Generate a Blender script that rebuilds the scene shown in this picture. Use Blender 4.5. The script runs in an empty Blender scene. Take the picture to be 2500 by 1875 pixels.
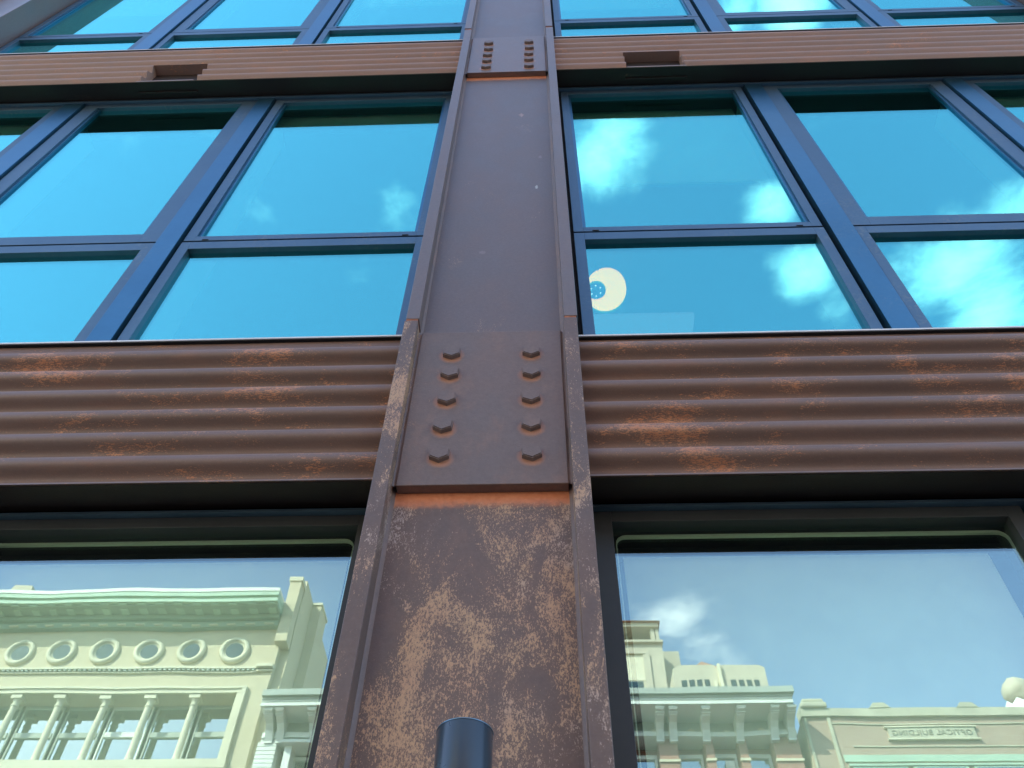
import bpy, bmesh, math, random
from mathutils import Vector, Matrix
rnd = random.Random(7)
sc = bpy.context.scene
COL = sc.collection
R = math.radians

# ------------------------------------------------------------------ camera
CAMZ = 1.6
YAW, PITCH, ROLL = -0.051370, 0.928867, 0.022594
fwd = Vector((math.sin(YAW)*math.cos(PITCH), math.cos(YAW)*math.cos(PITCH), math.sin(PITCH)))
rt0 = Vector((math.cos(YAW), -math.sin(YAW), 0)); up0 = rt0.cross(fwd)
rt = math.cos(ROLL)*rt0 + math.sin(ROLL)*up0
up = -math.sin(ROLL)*rt0 + math.cos(ROLL)*up0
cam = bpy.data.cameras.new("camera"); cam_o = bpy.data.objects.new("camera", cam); COL.objects.link(cam_o)
cam_o.matrix_world = Matrix(((rt.x, up.x, -fwd.x, 0), (rt.y, up.y, -fwd.y, 0), (rt.z, up.z, -fwd.z, CAMZ), (0, 0, 0, 1)))
cam.sensor_fit = 'HORIZONTAL'; cam.sensor_width = 36.0; cam.lens = 36.0*2150/2500
cam.clip_start = 0.05; cam.clip_end = 3000
sc.camera = cam_o

# ------------------------------------------------------------------ light
SUN_EL, SUN_AZ = R(38), R(-45)        # azimuth from +Y (behind the building) towards -X
sd = Vector((math.sin(SUN_AZ)*math.cos(SUN_EL), math.cos(SUN_AZ)*math.cos(SUN_EL), math.sin(SUN_EL)))
sun = bpy.data.lights.new("sun", 'SUN'); sun.energy = 2.4; sun.angle = R(0.5); sun.color = (1.0, 0.95, 0.86)
sun_o = bpy.data.objects.new("sun", sun); COL.objects.link(sun_o)
sun_o.rotation_euler = sd.to_track_quat('Z', 'Y').to_euler(); sun_o.location = sd*60
sc.view_settings.view_transform = 'Standard'; sc.view_settings.look = 'None'
sc.view_settings.exposure = 1.85; sc.view_settings.gamma = 1; sc.view_settings.use_curve_mapping = False

class NT:
    """small helper for node trees"""
    def __init__(s, tree):
        s.t = tree; s.n = tree.nodes; s.l = tree.links
    def node(s, typ, **kw):
        n = s.n.new(typ)
        ins = kw.pop('ins', {})
        for k, v in kw.items(): setattr(n, k, v)
        for k, v in ins.items(): s.put(n.inputs[k], v)
        return n
    def put(s, sock, v):
        if isinstance(v, bpy.types.NodeSocket): s.l.new(v, sock)
        else: sock.default_value = v
    def math(s, op, a, b=None, c=None, clamp=False):
        n = s.n.new('ShaderNodeMath'); n.operation = op; n.use_clamp = clamp
        s.put(n.inputs[0], a)
        if b is not None: s.put(n.inputs[1], b)
        if c is not None: s.put(n.inputs[2], c)
        return n.outputs[0]
    def mix(s, f, a, b, blend='MIX'):
        n = s.n.new('ShaderNodeMix'); n.data_type = 'RGBA'; n.blend_type = blend
        s.put(n.inputs[0], f); s.put(n.inputs[6], a); s.put(n.inputs[7], b)
        return n.outputs[2]
    def ramp(s, f, lo, hi, a=0.0, b=1.0):
        n = s.n.new('ShaderNodeMapRange'); n.interpolation_type = 'SMOOTHSTEP'
        s.put(n.inputs[0], f); s.put(n.inputs[1], lo); s.put(n.inputs[2], hi); s.put(n.inputs[3], a); s.put(n.inputs[4], b)
        return n.outputs[0]
    def noise(s, vec, scale, detail=4, rough=0.55, dist=0.0):
        n = s.n.new('ShaderNodeTexNoise')
        s.put(n.inputs['Vector'], vec); n.inputs['Scale'].default_value = scale
        n.inputs['Detail'].default_value = detail; n.inputs['Roughness'].default_value = rough
        n.inputs['Distortion'].default_value = dist
        return n.outputs['Fac']
    def mapping(s, vec, loc=(0,0,0), scale=(1,1,1)):
        n = s.n.new('ShaderNodeMapping'); s.put(n.inputs['Vector'], vec)
        n.inputs['Location'].default_value = loc; n.inputs['Scale'].default_value = scale
        return n.outputs[0]

def rgba(c): return (c[0], c[1], c[2], 1.0)

# ---- sky with broken cumulus
w = bpy.data.worlds.new("World"); sc.world = w; w.use_nodes = True
T = NT(w.node_tree); T.n.clear()
sky = T.node('ShaderNodeTexSky'); sky.sky_type = 'NISHITA'; sky.sun_disc = False
sky.sun_elevation = SUN_EL; sky.sun_rotation = SUN_AZ; sky.air_density = 1.0; sky.dust_density = 0.6; sky.ozone_density = 1.6
tc = T.node('ShaderNodeTexCoord')
sep = T.node('ShaderNodeSeparateXYZ', ins={0: tc.outputs['Generated']})
zz = T.math('MAXIMUM', sep.outputs[2], 0.05)
u = T.math('DIVIDE', sep.outputs[0], zz); v = T.math('DIVIDE', sep.outputs[1], zz)
comb = T.node('ShaderNodeCombineXYZ', ins={0: u, 1: v})
plane = comb.outputs[0]
n1 = T.noise(plane, 7.0, 8, 0.62, 0.3)
blobs = [(0.085, -0.415, 0.055, 1.0), (0.29, -0.48, 0.035, 1.0), (0.325, -0.455, 0.03, 0.8), (0.35, -0.58, 0.045, 0.85),
         (0.315, -0.56, 0.03, 0.5), (0.40, -0.63, 0.05, 0.5), (0.52, -0.585, 0.07, 0.9), (0.60, -0.64, 0.08, 1.1), (0.60, -0.48, 0.05, 0.6),
         (-0.18, -0.47, 0.045, 0.34), (-0.32, -0.49, 0.03, 0.28), (-0.225, -0.56, 0.03, 0.32), (0.275, -0.248, 0.04, 1.1),
         (0.22, -0.252, 0.03, 0.8), (-0.145, -0.24, 0.03, 0.35), (0.215, -1.27, 0.07, 0.7), (0.30, -1.35, 0.06, 0.6), (0.36, -1.42, 0.06, 0.5),
         (1.6, 0.4, 0.3, 0.9), (-0.9, 0.7, 0.3, 0.9), (0.2, 1.1, 0.3, 0.9)]
acc = None
for bu, bv, br, ba in blobs:
    d = T.node('ShaderNodeVectorMath', operation='DISTANCE', ins={0: plane, 1: (bu, bv, 0)}).outputs['Value']
    g = T.ramp(d, br*1.9, 0.0, 0.0, ba)
    acc = g if acc is None else T.math('MAXIMUM', acc, g)
den = T.math('MULTIPLY_ADD', T.math('SUBTRACT', n1, 0.5), 1.9, T.math('SUBTRACT', T.math('MULTIPLY', acc, 0.95), 0.30))
cl = T.math('MULTIPLY', T.ramp(den, -0.08, 1.0), 0.72)
cl = T.math('MULTIPLY', cl, T.ramp(sep.outputs[2], 0.05, 0.2))
cloudc = T.mix(T.noise(plane, 11.0, 4), (5.2, 5.6, 6.2, 1), (8.6, 8.6, 8.6, 1))
skyc = T.mix(cl, sky.outputs[0], cloudc)
bg = T.node('ShaderNodeBackground', ins={'Color': skyc, 'Strength': 0.15})
out = T.node('ShaderNodeOutputWorld', ins={0: bg.outputs[0]})

# ------------------------------------------------------------------ materials
def mat(name):
    m = bpy.data.materials.new(name); m.use_nodes = True
    t = NT(m.node_tree); t.n.clear()
    b = t.node('ShaderNodeBsdfPrincipled'); o = t.node('ShaderNodeOutputMaterial', ins={0: b.outputs[0]})
    return m, t, b

def pos(t): return t.node('ShaderNodeNewGeometry').outputs['Position']

def steel(name, flakes=0.5, rust=0.3, streak_x=False, tone=1.0, under=None, bolts=None, orange=False, sheen=0.18, cool=0.0, scuffs=()):
    """weathered steel: grey brown skin, rust bloom, pale flaked spots"""
    m, t, b = mat(name); p = pos(t)
    big = t.noise(p, 2.3, 5, 0.6)
    mid = t.noise(t.mapping(p, (3, 1, 7), (1, 1, 0.6) if not streak_x else (0.35, 1, 1)), 9.0, 6, 0.65)
    c = t.mix(t.ramp(big, 0.35, 0.68), rgba([x*tone for x in (0.158, 0.092, 0.066)]), rgba([x*tone for x in (0.132, 0.092, 0.076)]))
    c = t.mix(t.math('MULTIPLY', t.ramp(mid, 0.5, 0.75), rust), c, rgba([x*tone for x in ((0.30, 0.125, 0.065) if orange else (0.235, 0.130, 0.088))]))
    c = t.mix(t.math('MULTIPLY', t.ramp(t.noise(p, 1.1, 4, 0.6, 0.5), 0.5, 0.72), 0.35), c, rgba([x*tone for x in (0.09, 0.088, 0.092)]))
    if cool: c = t.mix(cool, c, t.mix(big, rgba((0.155, 0.165, 0.235)), rgba((0.20, 0.20, 0.26))))
    # fine mottling
    c = t.mix(0.35, c, t.mix(t.noise(p, 70, 4, 0.7), rgba([x*tone for x in (0.07, 0.06, 0.058)]), rgba([x*tone for x in (0.25, 0.215, 0.205)])))
    # clusters of pale flakes
    clus = t.noise(t.mapping(p, (11, 4, 2), (1.0, 1, 0.55) if not streak_x else (0.45, 1, 1.0)), 5.5, 9, 0.72, 0.5)
    clus = t.math('ADD', clus, t.math('MULTIPLY', t.math('SUBTRACT', t.noise(t.mapping(p, (2, 4, 9), (1.6, 1, 0.35)), 2.0, 3), 0.5), 0.35))
    clus = t.ramp(clus, 0.64-0.26*flakes, 0.88-0.19*flakes)
    fl = t.noise(t.mapping(p, (5, 9, 1), (1.0, 1.0, 0.45) if not streak_x else (0.30, 1, 1.2)), 190, 4, 0.65)
    fl2 = t.noise(t.mapping(p, (1, 9, 5), (1.0, 1.0, 0.5) if not streak_x else (0.4, 1, 1)), 380, 3, 0.65)
    thr = t.math('MULTIPLY_ADD', clus, -0.25, 0.695)
    fm = t.ramp(t.math('SUBTRACT', fl, thr), 0.0, 0.06)
    fm = t.math('MAXIMUM', fm, t.math('MULTIPLY', t.ramp(t.math('SUBTRACT', fl2, t.math('ADD', thr, 0.01)), 0.0, 0.06), 0.85))
    fm = t.math('MULTIPLY', fm, min(0.92, flakes*1.6))
    fc = t.mix(t.noise(p, 6.0, 3), rgba((0.58, 0.32, 0.20)), rgba((0.64, 0.43, 0.23)))
    fc = t.mix(t.ramp(t.noise(p, 3.1, 2), 0.5, 0.7), fc, rgba((0.55, 0.43, 0.36)))
    if orange: c = t.mix(0.55, c, t.mix(t.noise(t.mapping(p, (0, 0, 0), (0.3, 1, 1)), 7.0, 5), rgba([x*tone for x in (0.105, 0.062, 0.045)]), rgba([x*tone for x in (0.20, 0.120, 0.088)])))
    if orange: fc = t.mix(t.noise(p, 25.0, 3), rgba((0.55, 0.19, 0.08)), rgba((0.78, 0.40, 0.21)))
    halo = t.math('MULTIPLY', clus, 0.45*min(1, flakes*1.4))
    c = t.mix(halo, c, rgba((0.27, 0.165, 0.11)))
    c = t.mix(fm, c, fc)
    if under:    # orange rust runs just below the splice plates
        s = t.node('ShaderNodeSeparateXYZ', ins={0: p})
        wob = t.math('MULTIPLY', t.math('SUBTRACT', t.noise(p, 22, 5, 0.7), 0.5), 0.06)
        for zt in under:
            dz = t.math('ADD', t.math('SUBTRACT', zt, s.outputs[2]), wob)
            k = t.math('MULTIPLY', t.ramp(dz, 0.075, 0.035), t.ramp(dz, -0.02, 0.0))
            c = t.mix(t.math('MULTIPLY', k, 0.97), c, t.mix(t.noise(p, 60, 3), rgba((0.62, 0.17, 0.06)), rgba((0.85, 0.36, 0.18))))
    if bolts:    # rust bleeding from under each bolt head
        for bx, bz in bolts:
            d = t.node('ShaderNodeVectorMath', operation='DISTANCE',
                       ins={0: t.mapping(p, (0, 0, 0), (1, 0, 1)), 1: (bx, 0, bz - 0.014)}).outputs['Value']
            d = t.math('ADD', d, t.math('MULTIPLY', t.math('SUBTRACT', mid, 0.5), 0.03))
            c = t.mix(t.ramp(d, 0.052, 0.030, 0, 0.75), c, rgba((0.55, 0.26, 0.15)))
    for (sx, sz, kx, kz, r, col) in scuffs:
        d = t.node('ShaderNodeVectorMath', operation='DISTANCE', ins={0: t.mapping(p, (0, 0, 0), (kx, 0, kz)), 1: (sx*kx, 0, sz*kz)}).outputs['Value']
        d = t.math('ADD', d, t.math('MULTIPLY', t.math('SUBTRACT', t.noise(p, 90, 3), 0.5), r*1.2))
        c = t.mix(t.ramp(d, r, r*0.5, 0, 0.75), c, rgba(col))
    b.inputs['Roughness'].default_value = 0.58
    t.put(b.inputs['Base Color'], c)
    t.put(b.inputs['Roughness'], t.math('MULTIPLY_ADD', mid, 0.25, 0.42))
    b.inputs['Specular IOR Level'].default_value = 0.5
    b.inputs['Coat Weight'].default_value = sheen; b.inputs['Coat Roughness'].default_value = 0.36 if sheen < 0.5 else 0.3; b.inputs['Coat IOR'].default_value = 1.55
    bump = t.node('ShaderNodeBump', ins={'Strength': 0.35, 'Distance': 0.002, 'Height': t.math('MULTIPLY_ADD', fm, 1.2, t.noise(p, 160, 3, 0.6))})
    t.put(b.inputs['Normal'], bump.outputs[0])
    return m

def plain(name, col, rough=0.6, var=0.12, scale=3.0, metal=0.0, spec=0.5, bump=0.0, fine=None, dust=0.0):
    m, t, b = mat(name); p = pos(t)
    n = t.noise(p, scale, 6, 0.62)
    lo = [x*(1-var) for x in col]; hi = [min(1, x*(1+var)) for x in col]
    c = t.mix(t.ramp(n, 0.3, 0.7), rgba(lo), rgba(hi))
    if fine: c = t.mix(0.3, c, t.mix(t.noise(p, fine, 3), rgba([x*0.75 for x in col]), rgba([min(1, x*1.2) for x in col])))
    if dust:
        dm = t.math('MULTIPLY', t.ramp(t.noise(p, 2.6, 6, 0.7), 0.48, 0.75), t.ramp(t.noise(p, 55, 4, 0.7), 0.45, 0.7))
        dm = t.math('MULTIPLY', dm, dust)
        c = t.mix(dm, c, rgba((0.34, 0.32, 0.25)))
        t.put(b.inputs['Metallic'], t.math('MULTIPLY', t.math('SUBTRACT', 1.0, dm), metal))
    t.put(b.inputs['Base Color'], c)
    t.put(b.inputs['Roughness'], t.math('MULTIPLY_ADD', n, 0.12, rough-0.06))
    if not dust: b.inputs['Metallic'].default_value = metal
    b.inputs['Specular IOR Level'].default_value = spec
    if bump:
        bp = t.node('ShaderNodeBump', ins={'Strength': 0.4, 'Distance': bump, 'Height': t.noise(p, 60, 4)})
        t.put(b.inputs['Normal'], bp.outputs[0])
    return m

def brick(name, c1, c2, mortar, sx=0.22, sz=0.075, rough=0.85):
    m, t, b = mat(name); p = pos(t)
    s = t.node('ShaderNodeSeparateXYZ', ins={0: p})
    vec = t.node('ShaderNodeCombineXYZ', ins={0: t.math('ADD', s.outputs[0], s.outputs[1]), 1: s.outputs[2]}).outputs[0]
    br = t.node('ShaderNodeTexBrick', ins={'Vector': vec, 'Color1': rgba(c1), 'Color2': rgba(c2), 'Mortar': rgba(mortar), 'Scale': 1.0,
        'Mortar Size': 0.008, 'Brick Width': sx, 'Row Height': sz})
    c = t.mix(0.25, br.outputs['Color'], t.mix(t.noise(p, 1.3, 5), rgba([x*0.75 for x in c1]), rgba([min(1, x*1.2) for x in c2])))
    t.put(b.inputs['Base Color'], c); b.inputs['Roughness'].default_value = rough
    return m

def glass(name, tint, base, trans, wob=0.0):
    """coated insulating glass: part mirror, part clear"""
    m = bpy.data.materials.new(name); m.use_nodes = True
    t = NT(m.node_tree); t.n.clear()
    gl = t.node('ShaderNodeBsdfGlossy', ins={'Color': rgba(tint), 'Roughness': 0.0})
    tr = t.node('ShaderNodeBsdfTransparent', ins={'Color': rgba(trans)})
    ge = t.node('ShaderNodeNewGeometry')
    ca = t.math('ABSOLUTE', t.node('ShaderNodeVectorMath', operation='DOT_PRODUCT', ins={0: ge.outputs['Normal'], 1: ge.outputs['Incoming']}).outputs['Value'])
    fr = t.math('POWER', t.math('SUBTRACT', 1.0, ca, clamp=True), 4.0)
    if wob:
        p = pos(t)
        bp = t.node('ShaderNodeBump', ins={'Strength': 1.0, 'Distance': wob, 'Height': t.noise(p, 1.6, 2)})
        t.put(gl.inputs['Normal'], bp.outputs[0])
    fac = t.math('MULTIPLY_ADD', fr, 0.6, base, clamp=True)
    mx = t.node('ShaderNodeMixShader', ins={0: fac, 1: tr.outputs[0], 2: gl.outputs[0]})
    t.node('ShaderNodeOutputMaterial', ins={0: mx.outputs[0]})
    return m

def emit(name, col, k):
    m = bpy.data.materials.new(name); m.use_nodes = True
    t = NT(m.node_tree); t.n.clear()
    e = t.node('ShaderNodeEmission', ins={'Color': rgba(col), 'Strength': k})
    t.node('ShaderNodeOutputMaterial', ins={0: e.outputs[0]})
    return m

M = {}
M['frame'] = plain('dark blue metal', (0.065, 0.20, 0.31), 0.36, 0.12, 1.5, 0.85, 0.5, fine=40, dust=0.25)
M['sash'] = plain('grey blue metal', (0.11, 0.19, 0.26), 0.46, 0.12, 2.0, 0.75, 0.5, fine=40, dust=0.5)
M['gap'] = plain('black gasket', (0.012, 0.014, 0.016), 0.8)
M['flash'] = plain('pale sill metal', (0.86, 0.88, 0.88), 0.5, 0.05)
M['trim'] = plain('drip trim metal', (0.20, 0.32, 0.40), 0.4, 0.1, 2, 0.8)
M['spacer'] = plain('aluminium spacer', (0.72, 0.76, 0.66), 0.35, 0.05, 2, 0.3)
M['glass_up'] = glass('coated glass', (0.30, 1.0, 0.94), 0.49, (0.85, 0.96, 0.90), 0.0003)
M['glass_low'] = glass('clear coated glass', (0.86, 1.0, 0.95), 0.25, (0.93, 1.0, 0.93), 0.0006)
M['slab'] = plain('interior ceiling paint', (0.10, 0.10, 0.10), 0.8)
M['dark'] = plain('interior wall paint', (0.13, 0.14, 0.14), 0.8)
M['shade_up'] = plain('white shade cloth', (0.92, 0.94, 0.86), 0.85, 0.04, 5)
M['jamb'] = plain('white drywall return', (0.75, 0.76, 0.72), 0.8)
M['shade'] = plain('pale shade cloth', (0.88, 0.90, 0.80), 0.85, 0.05, 5)
M['lampglow'] = emit('lit lamp diffuser', (1.0, 0.40, 0.03), 1.15)
M['hub'] = plain('lamp hub', (0.02, 0.03, 0.035), 0.5)
M['dot'] = emit('lamp points', (0.85, 1.0, 1.0), 0.9)
M['panel_glow'] = emit('glowing ceiling panel', (0.65, 0.72, 0.85), 0.09)  # added emission that makes an unlit ceiling panel show through the glass
M['sconce'] = plain('satin dark enamel', (0.035, 0.055, 0.075), 0.28, 0.1, 4, 0.0, 0.7)
M['soffit'] = steel('shade-toned underside steel', 0.2, 0.5, True, 0.22, orange=True, sheen=0.0)  # steel tone lowered to paint in the shade under the beams
M['shopframe'] = plain('dark bronze metal', (0.055, 0.062, 0.060), 0.5, 0.15, 2, 0.3, 0.4, fine=40)
M['asphalt'] = plain('asphalt', (0.05, 0.05, 0.052), 0.9, 0.2, 2, fine=80)
M['paving'] = plain('dark stone paving', (0.10, 0.098, 0.095), 0.85, 0.12, 1.5, fine=50)
M['line'] = plain('road paint', (0.75, 0.74, 0.70), 0.7)

# ------------------------------------------------------------------ mesh helpers
def box(bm, x0, x1, y0, y1, z0, z1):
    if x0 > x1: x0, x1 = x1, x0
    if y0 > y1: y0, y1 = y1, y0
    if z0 > z1: z0, z1 = z1, z0
    vs = [bm.verts.new(c) for c in ((x0,y0,z0),(x1,y0,z0),(x1,y1,z0),(x0,y1,z0),(x0,y0,z1),(x1,y0,z1),(x1,y1,z1),(x0,y1,z1))]
    for f in ((0,3,2,1),(4,5,6,7),(0,1,5,4),(1,2,6,5),(2,3,7,6),(3,0,4,7)): bm.faces.new([vs[i] for i in f])
    return vs

def prism(bm, prof, xa, xb):
    """closed (y, z) outline extruded along x"""
    a = [bm.verts.new((xa, y, z)) for y, z in prof]; b = [bm.verts.new((xb, y, z)) for y, z in prof]
    n = len(prof)
    bm.faces.new(a); bm.faces.new(b[::-1])
    for i in range(n): bm.faces.new((a[i], b[i], b[(i+1) % n], a[(i+1) % n]))

def prism_y(bm, prof, ya, yb):
    """closed (x, z) outline extruded along y"""
    a = [bm.verts.new((x, ya, z)) for x, z in prof]; b = [bm.verts.new((x, yb, z)) for x, z in prof]
    n = len(prof); bm.faces.new(a); bm.faces.new(b[::-1])
    for i in range(n): bm.faces.new((a[i], a[(i+1) % n], b[(i+1) % n], b[i]))

def lathe(bm, prof, c=(0,0,0), n=32):
    rings = []
    for r, z in prof:
        rings.append([bm.verts.new((c[0]+r*math.cos(2*math.pi*i/n), c[1]+r*math.sin(2*math.pi*i/n), c[2]+z)) for i in range(n)])
    for a, b in zip(rings, rings[1:]):
        for i in range(n): bm.faces.new((a[i], a[(i+1) % n], b[(i+1) % n], b[i]))
    bm.faces.new(rings[0][::-1]); bm.faces.new(rings[-1])

def torus_y(bm, cx, cy, cz, R0, r, n=40, k=10, sx=1.0):
    """ring whose axis is y"""
    rs = []
    for i in range(n):
        a = 2*math.pi*i/n; ring = []
        for j in range(k):
            q = 2*math.pi*j/k; rad = R0 + r*math.cos(q)
            ring.append(bm.verts.new((cx+sx*rad*math.cos(a), cy+r*math.sin(q), cz+rad*math.sin(a))))
        rs.append(ring)
    for i in range(n):
        for j in range(k):
            bm.faces.new((rs[i][j], rs[(i+1) % n][j], rs[(i+1) % n][(j+1) % k], rs[i][(j+1) % k]))

def disc_y(bm, cx, cy, cz, r, d=0.03, n=32):
    a = [bm.verts.new((cx+r*math.cos(2*math.pi*i/n), cy, cz+r*math.sin(2*math.pi*i/n))) for i in range(n)]
    b = [bm.verts.new((q.co.x, cy+d, q.co.z)) for q in a]
    bm.faces.new(a); bm.faces.new(b[::-1])
    for i in range(n): bm.faces.new((a[i], a[(i+1) % n], b[(i+1) % n], b[i]))

def obj(name, bm, m, parent=None, bevel=0.0, smooth=0.0):
    bmesh.ops.recalc_face_normals(bm, faces=bm.faces)
    if bevel:
        es = [e for e in bm.edges if len(e.link_faces) == 2 and e.calc_face_angle(0) > 0.6]
        bmesh.ops.bevel(bm, geom=es, offset=bevel, segments=2, affect='EDGES', profile=0.5, clamp_overlap=True)
    me = bpy.data.meshes.new(name); bm.to_mesh(me); bm.free()
    me.materials.append(m)
    if smooth:
        for f in me.polygons: f.use_smooth = True
        me.set_sharp_from_angle(angle=smooth)
    o = bpy.data.objects.new(name, me); COL.objects.link(o)
    if parent:
        o.parent = parent
        if parent.type == 'EMPTY': o.location = -parent.location
    return o

def thing(name, label, cat, loc=(0,0,0), group=None):
    o = bpy.data.objects.new(name, None); COL.objects.link(o); o.location = loc; o.empty_display_size = 0.2
    o['label'] = label; o['category'] = cat
    if group: o['group'] = group
    return o
def tag(o, label, cat, group=None):
    o['label'] = label; o['category'] = cat
    if group: o['group'] = group
    return o
def struct(o): o['kind'] = 'structure'; return o
def Z(h): return h + CAMZ

# ------------------------------------------------------------------ ground
YF = 2.05                                    # window frame face
bm = bmesh.new(); box(bm, -300, 300, -300, 300, -0.6, -0.16); struct(obj('ground', bm, M['asphalt']))
bm = bmesh.new(); box(bm, -300, 300, -14.6, -3.2, -0.156, -0.15); struct(obj('road', bm, M['asphalt']))
bm = bmesh.new(); box(bm, -300, 300, -3.2, YF+0.3, -0.156, 0.0); struct(obj('pavement', bm, M['paving'], bevel=0.01))
bm = bmesh.new(); box(bm, -300, 300, -20.2, -14.6, -0.156, 0.0); struct(obj('pavement', bm, M['paving'], bevel=0.01))
for i in range(-8, 9):
    bm = bmesh.new(); box(bm, i*6-1.2, i*6+1.2, -8.96, -8.84, -0.149, -0.145); struct(obj('lane_marking', bm, M['line']))

# ------------------------------------------------------------------ the steel building
STOREY = 4.10
bld = thing('steel_frame_building', 'loft building front of rusty bolted steel columns, corrugated steel bands and blue reflecting windows', 'building', (-0.18, 2.6, 0))
Y0, YP, YW = 1.85, 1.893, 1.93                # flange front, splice plate front, web front
COLS = [(-5.20, -4.56), (-0.5217, 0.1526), (4.235, 4.91)]
TFL = 0.053
PLATES = [(2.015, 2.881), (6.112, 6.955)]      # bottom, top above the eye
BROWS = [(2.734, 2.602, 2.453, 2.303, 2.154), (6.78, 6.635, 6.49, 6.355, 6.21)]
bolt_xy = [(x, Z(h)) for row in BROWS for h in row for x in (-0.0285, -0.327)]
JOINTS = [-1.6, 2.916, 7.055, 11.2]

M['web'] = steel('web steel with rust patches', 1.2, 0.75, False, 1.08, under=[Z(2.015), Z(6.112)])
M['web_up'] = steel('upper web steel', 0.34, 0.4, False, 1.05, under=[Z(2.015), Z(6.112)], sheen=0.55, cool=0.0, scuffs=[(-0.078, 6.97, 1, 0.9, 0.022, (0.42, 0.25, 0.19)), (-0.078, 6.97, 1, 0.22, 0.010, (0.42, 0.27, 0.21)), (0.006, 5.90, 1, 0.35, 0.009, (0.6, 0.62, 0.58)), (-0.25, 5.2, 1, 1, 0.02, (0.26, 0.19, 0.17)), (0.03, 6.3, 1, 0.5, 0.012, (0.3, 0.22, 0.2))])
M['plate'] = steel('splice plate steel', 0.36, 0.9, False, 1.3, bolts=bolt_xy[:10])
M['plate_up'] = steel('upper splice plate steel', 0.1, 0.55, False, 1.3, bolts=bolt_xy[10:], sheen=0.55, cool=0.0)
M['flange'] = steel('flange steel', 1.15, 0.4, False, 1.05)
M['flange_up'] = steel('upper flange steel', 0.1, 0.2, False, 1.15, sheen=0.55, cool=0.05)
M['bolt'] = steel('bolt steel', 0.12, 0.85, False, 1.3)
M['weld'] = steel('rusty weld bead', 0.5, 1.0, False, 1.35)
M['rustgap'] = plain('orange rust joint', (0.45, 0.17, 0.09), 0.9, 0.3, 30)
M['corr'] = steel('corrugated rusty steel', 0.84, 0.9, True, 1.45, orange=True)
M['corr_up'] = steel('upper corrugated rusty steel', 0.62, 0.9, True, 2.3, orange=True)

def hexhead():
    bm = bmesh.new(); r = 0.0325/math.cos(math.pi/6)
    pts = [(r*math.sin(math.pi/3*i), r*math.cos(math.pi/3*i)) for i in range(6)]
    prism_y(bm, pts, -0.019, 0.004)
    bmesh.ops.recalc_face_normals(bm, faces=bm.faces)
    es = [e for e in bm.edges if all(abs(q.co.y+0.019) < 1e-5 for q in e.verts)]
    bmesh.ops.bevel(bm, geom=es, offset=0.0035, segments=2, affect='EDGES')
    me = bpy.data.meshes.new('bolt'); bm.to_mesh(me); bm.free(); me.materials.append(M['bolt']); return me
HEX = hexhead()

def column(ix):
    x0, x1 = COLS[ix]; main = ix == 1
    ztop = Z(10.9)
    bm = bmesh.new()
    box(bm, x0+TFL, x1-TFL, YW, 2.16, -0.1, Z(2.016))
    col = obj('steel_column', bm, M['web'], bld)
    bm = bmesh.new(); box(bm, x0+TFL, x1-TFL, YW, 2.16, Z(2.016), ztop); obj('upper_web', bm, M['web_up'], col)
    for s in (0, 1):
        fx0 = x0 if s == 0 else x1-TFL
        for k in range(3):
            a, b = JOINTS[k], JOINTS[k+1]
            d = 0.003*(k == 1) + rnd.uniform(-.001, .001)
            bm = bmesh.new(); box(bm, fx0+d, fx0+TFL+d, Y0+0.004*(k == 1), 2.19, Z(a)+0.009 if k else -0.1, min(Z(b)-0.009, ztop))
            obj('flange', bm, M['flange'] if k == 0 else M['flange_up'], col, bevel=0.003)
            if k:
                bm = bmesh.new(); box(bm, fx0+0.004, fx0+TFL-0.003, Y0+0.006, 2.18, Z(a)-0.009, Z(a)+0.009); obj('joint_weld', bm, M['rustgap'], col)
        # weld fillet in the corner between web and flange
        xin = x0+TFL if s == 0 else x1-TFL; sg = 1 if s == 0 else -1
        bm = bmesh.new()
        n = 60; last = None
        for i in range(n+1):
            z = -0.1 + (ztop+0.1)*i/n; j = rnd.uniform(-.0012, .0012)
            ring = [bm.verts.new(c) for c in ((xin-sg*0.003, YW-0.013+j, z), (xin+sg*0.006, YW-0.007, z), (xin+sg*(0.013+j), YW+0.003, z))]
            if last:
                for q in range(2): bm.faces.new((last[q], last[q+1], ring[q+1], ring[q]))
            last = ring
        obj('weld_bead', bm, M['weld'], col, smooth=1.0)
    if main:
        for k, (pb, pt) in enumerate(PLATES):
            bm = bmesh.new(); box(bm, x0+TFL+0.014, x1-TFL-0.013, YP, YW-0.0005, Z(pb), Z(pt))
            obj('splice_plate', bm, M['plate'] if k == 0 else M['plate_up'], col, bevel=0.0025)
            for wa, wb2 in ((x0+TFL+0.0005, x0+TFL+0.0135), (x1-TFL-0.0125, x1-TFL-0.0005)):
                bm = bmesh.new(); last = None
                for i in range(31):
                    z = Z(pb)+0.004+(pt-pb-0.004)*i/30; j = rnd.uniform(-.0015, .0015)
                    ring_ = [bm.verts.new(c) for c in ((wa, YP+0.004+j, z), ((wa+wb2)/2, YP+0.008-j, z), (wb2, YP+0.005+j, z))]
                    if last:
                        for q in range(2): bm.faces.new((last[q], last[q+1], ring_[q+1], ring_[q]))
                    last = ring_
                obj('plate_weld', bm, M['weld'], col, smooth=1.0)
            for (bx, bz) in bolt_xy[k*10:k*10+10]:
                o = bpy.data.objects.new('bolt', HEX); COL.objects.link(o); o.parent = col
                o.location = (bx+rnd.uniform(-.002, .002), YP, bz+rnd.uniform(-.002, .002))
                o.rotation_euler = (0, R(rnd.uniform(-5, 5)), 0)
    return col
cols = [column(i) for i in range(3)]

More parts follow.
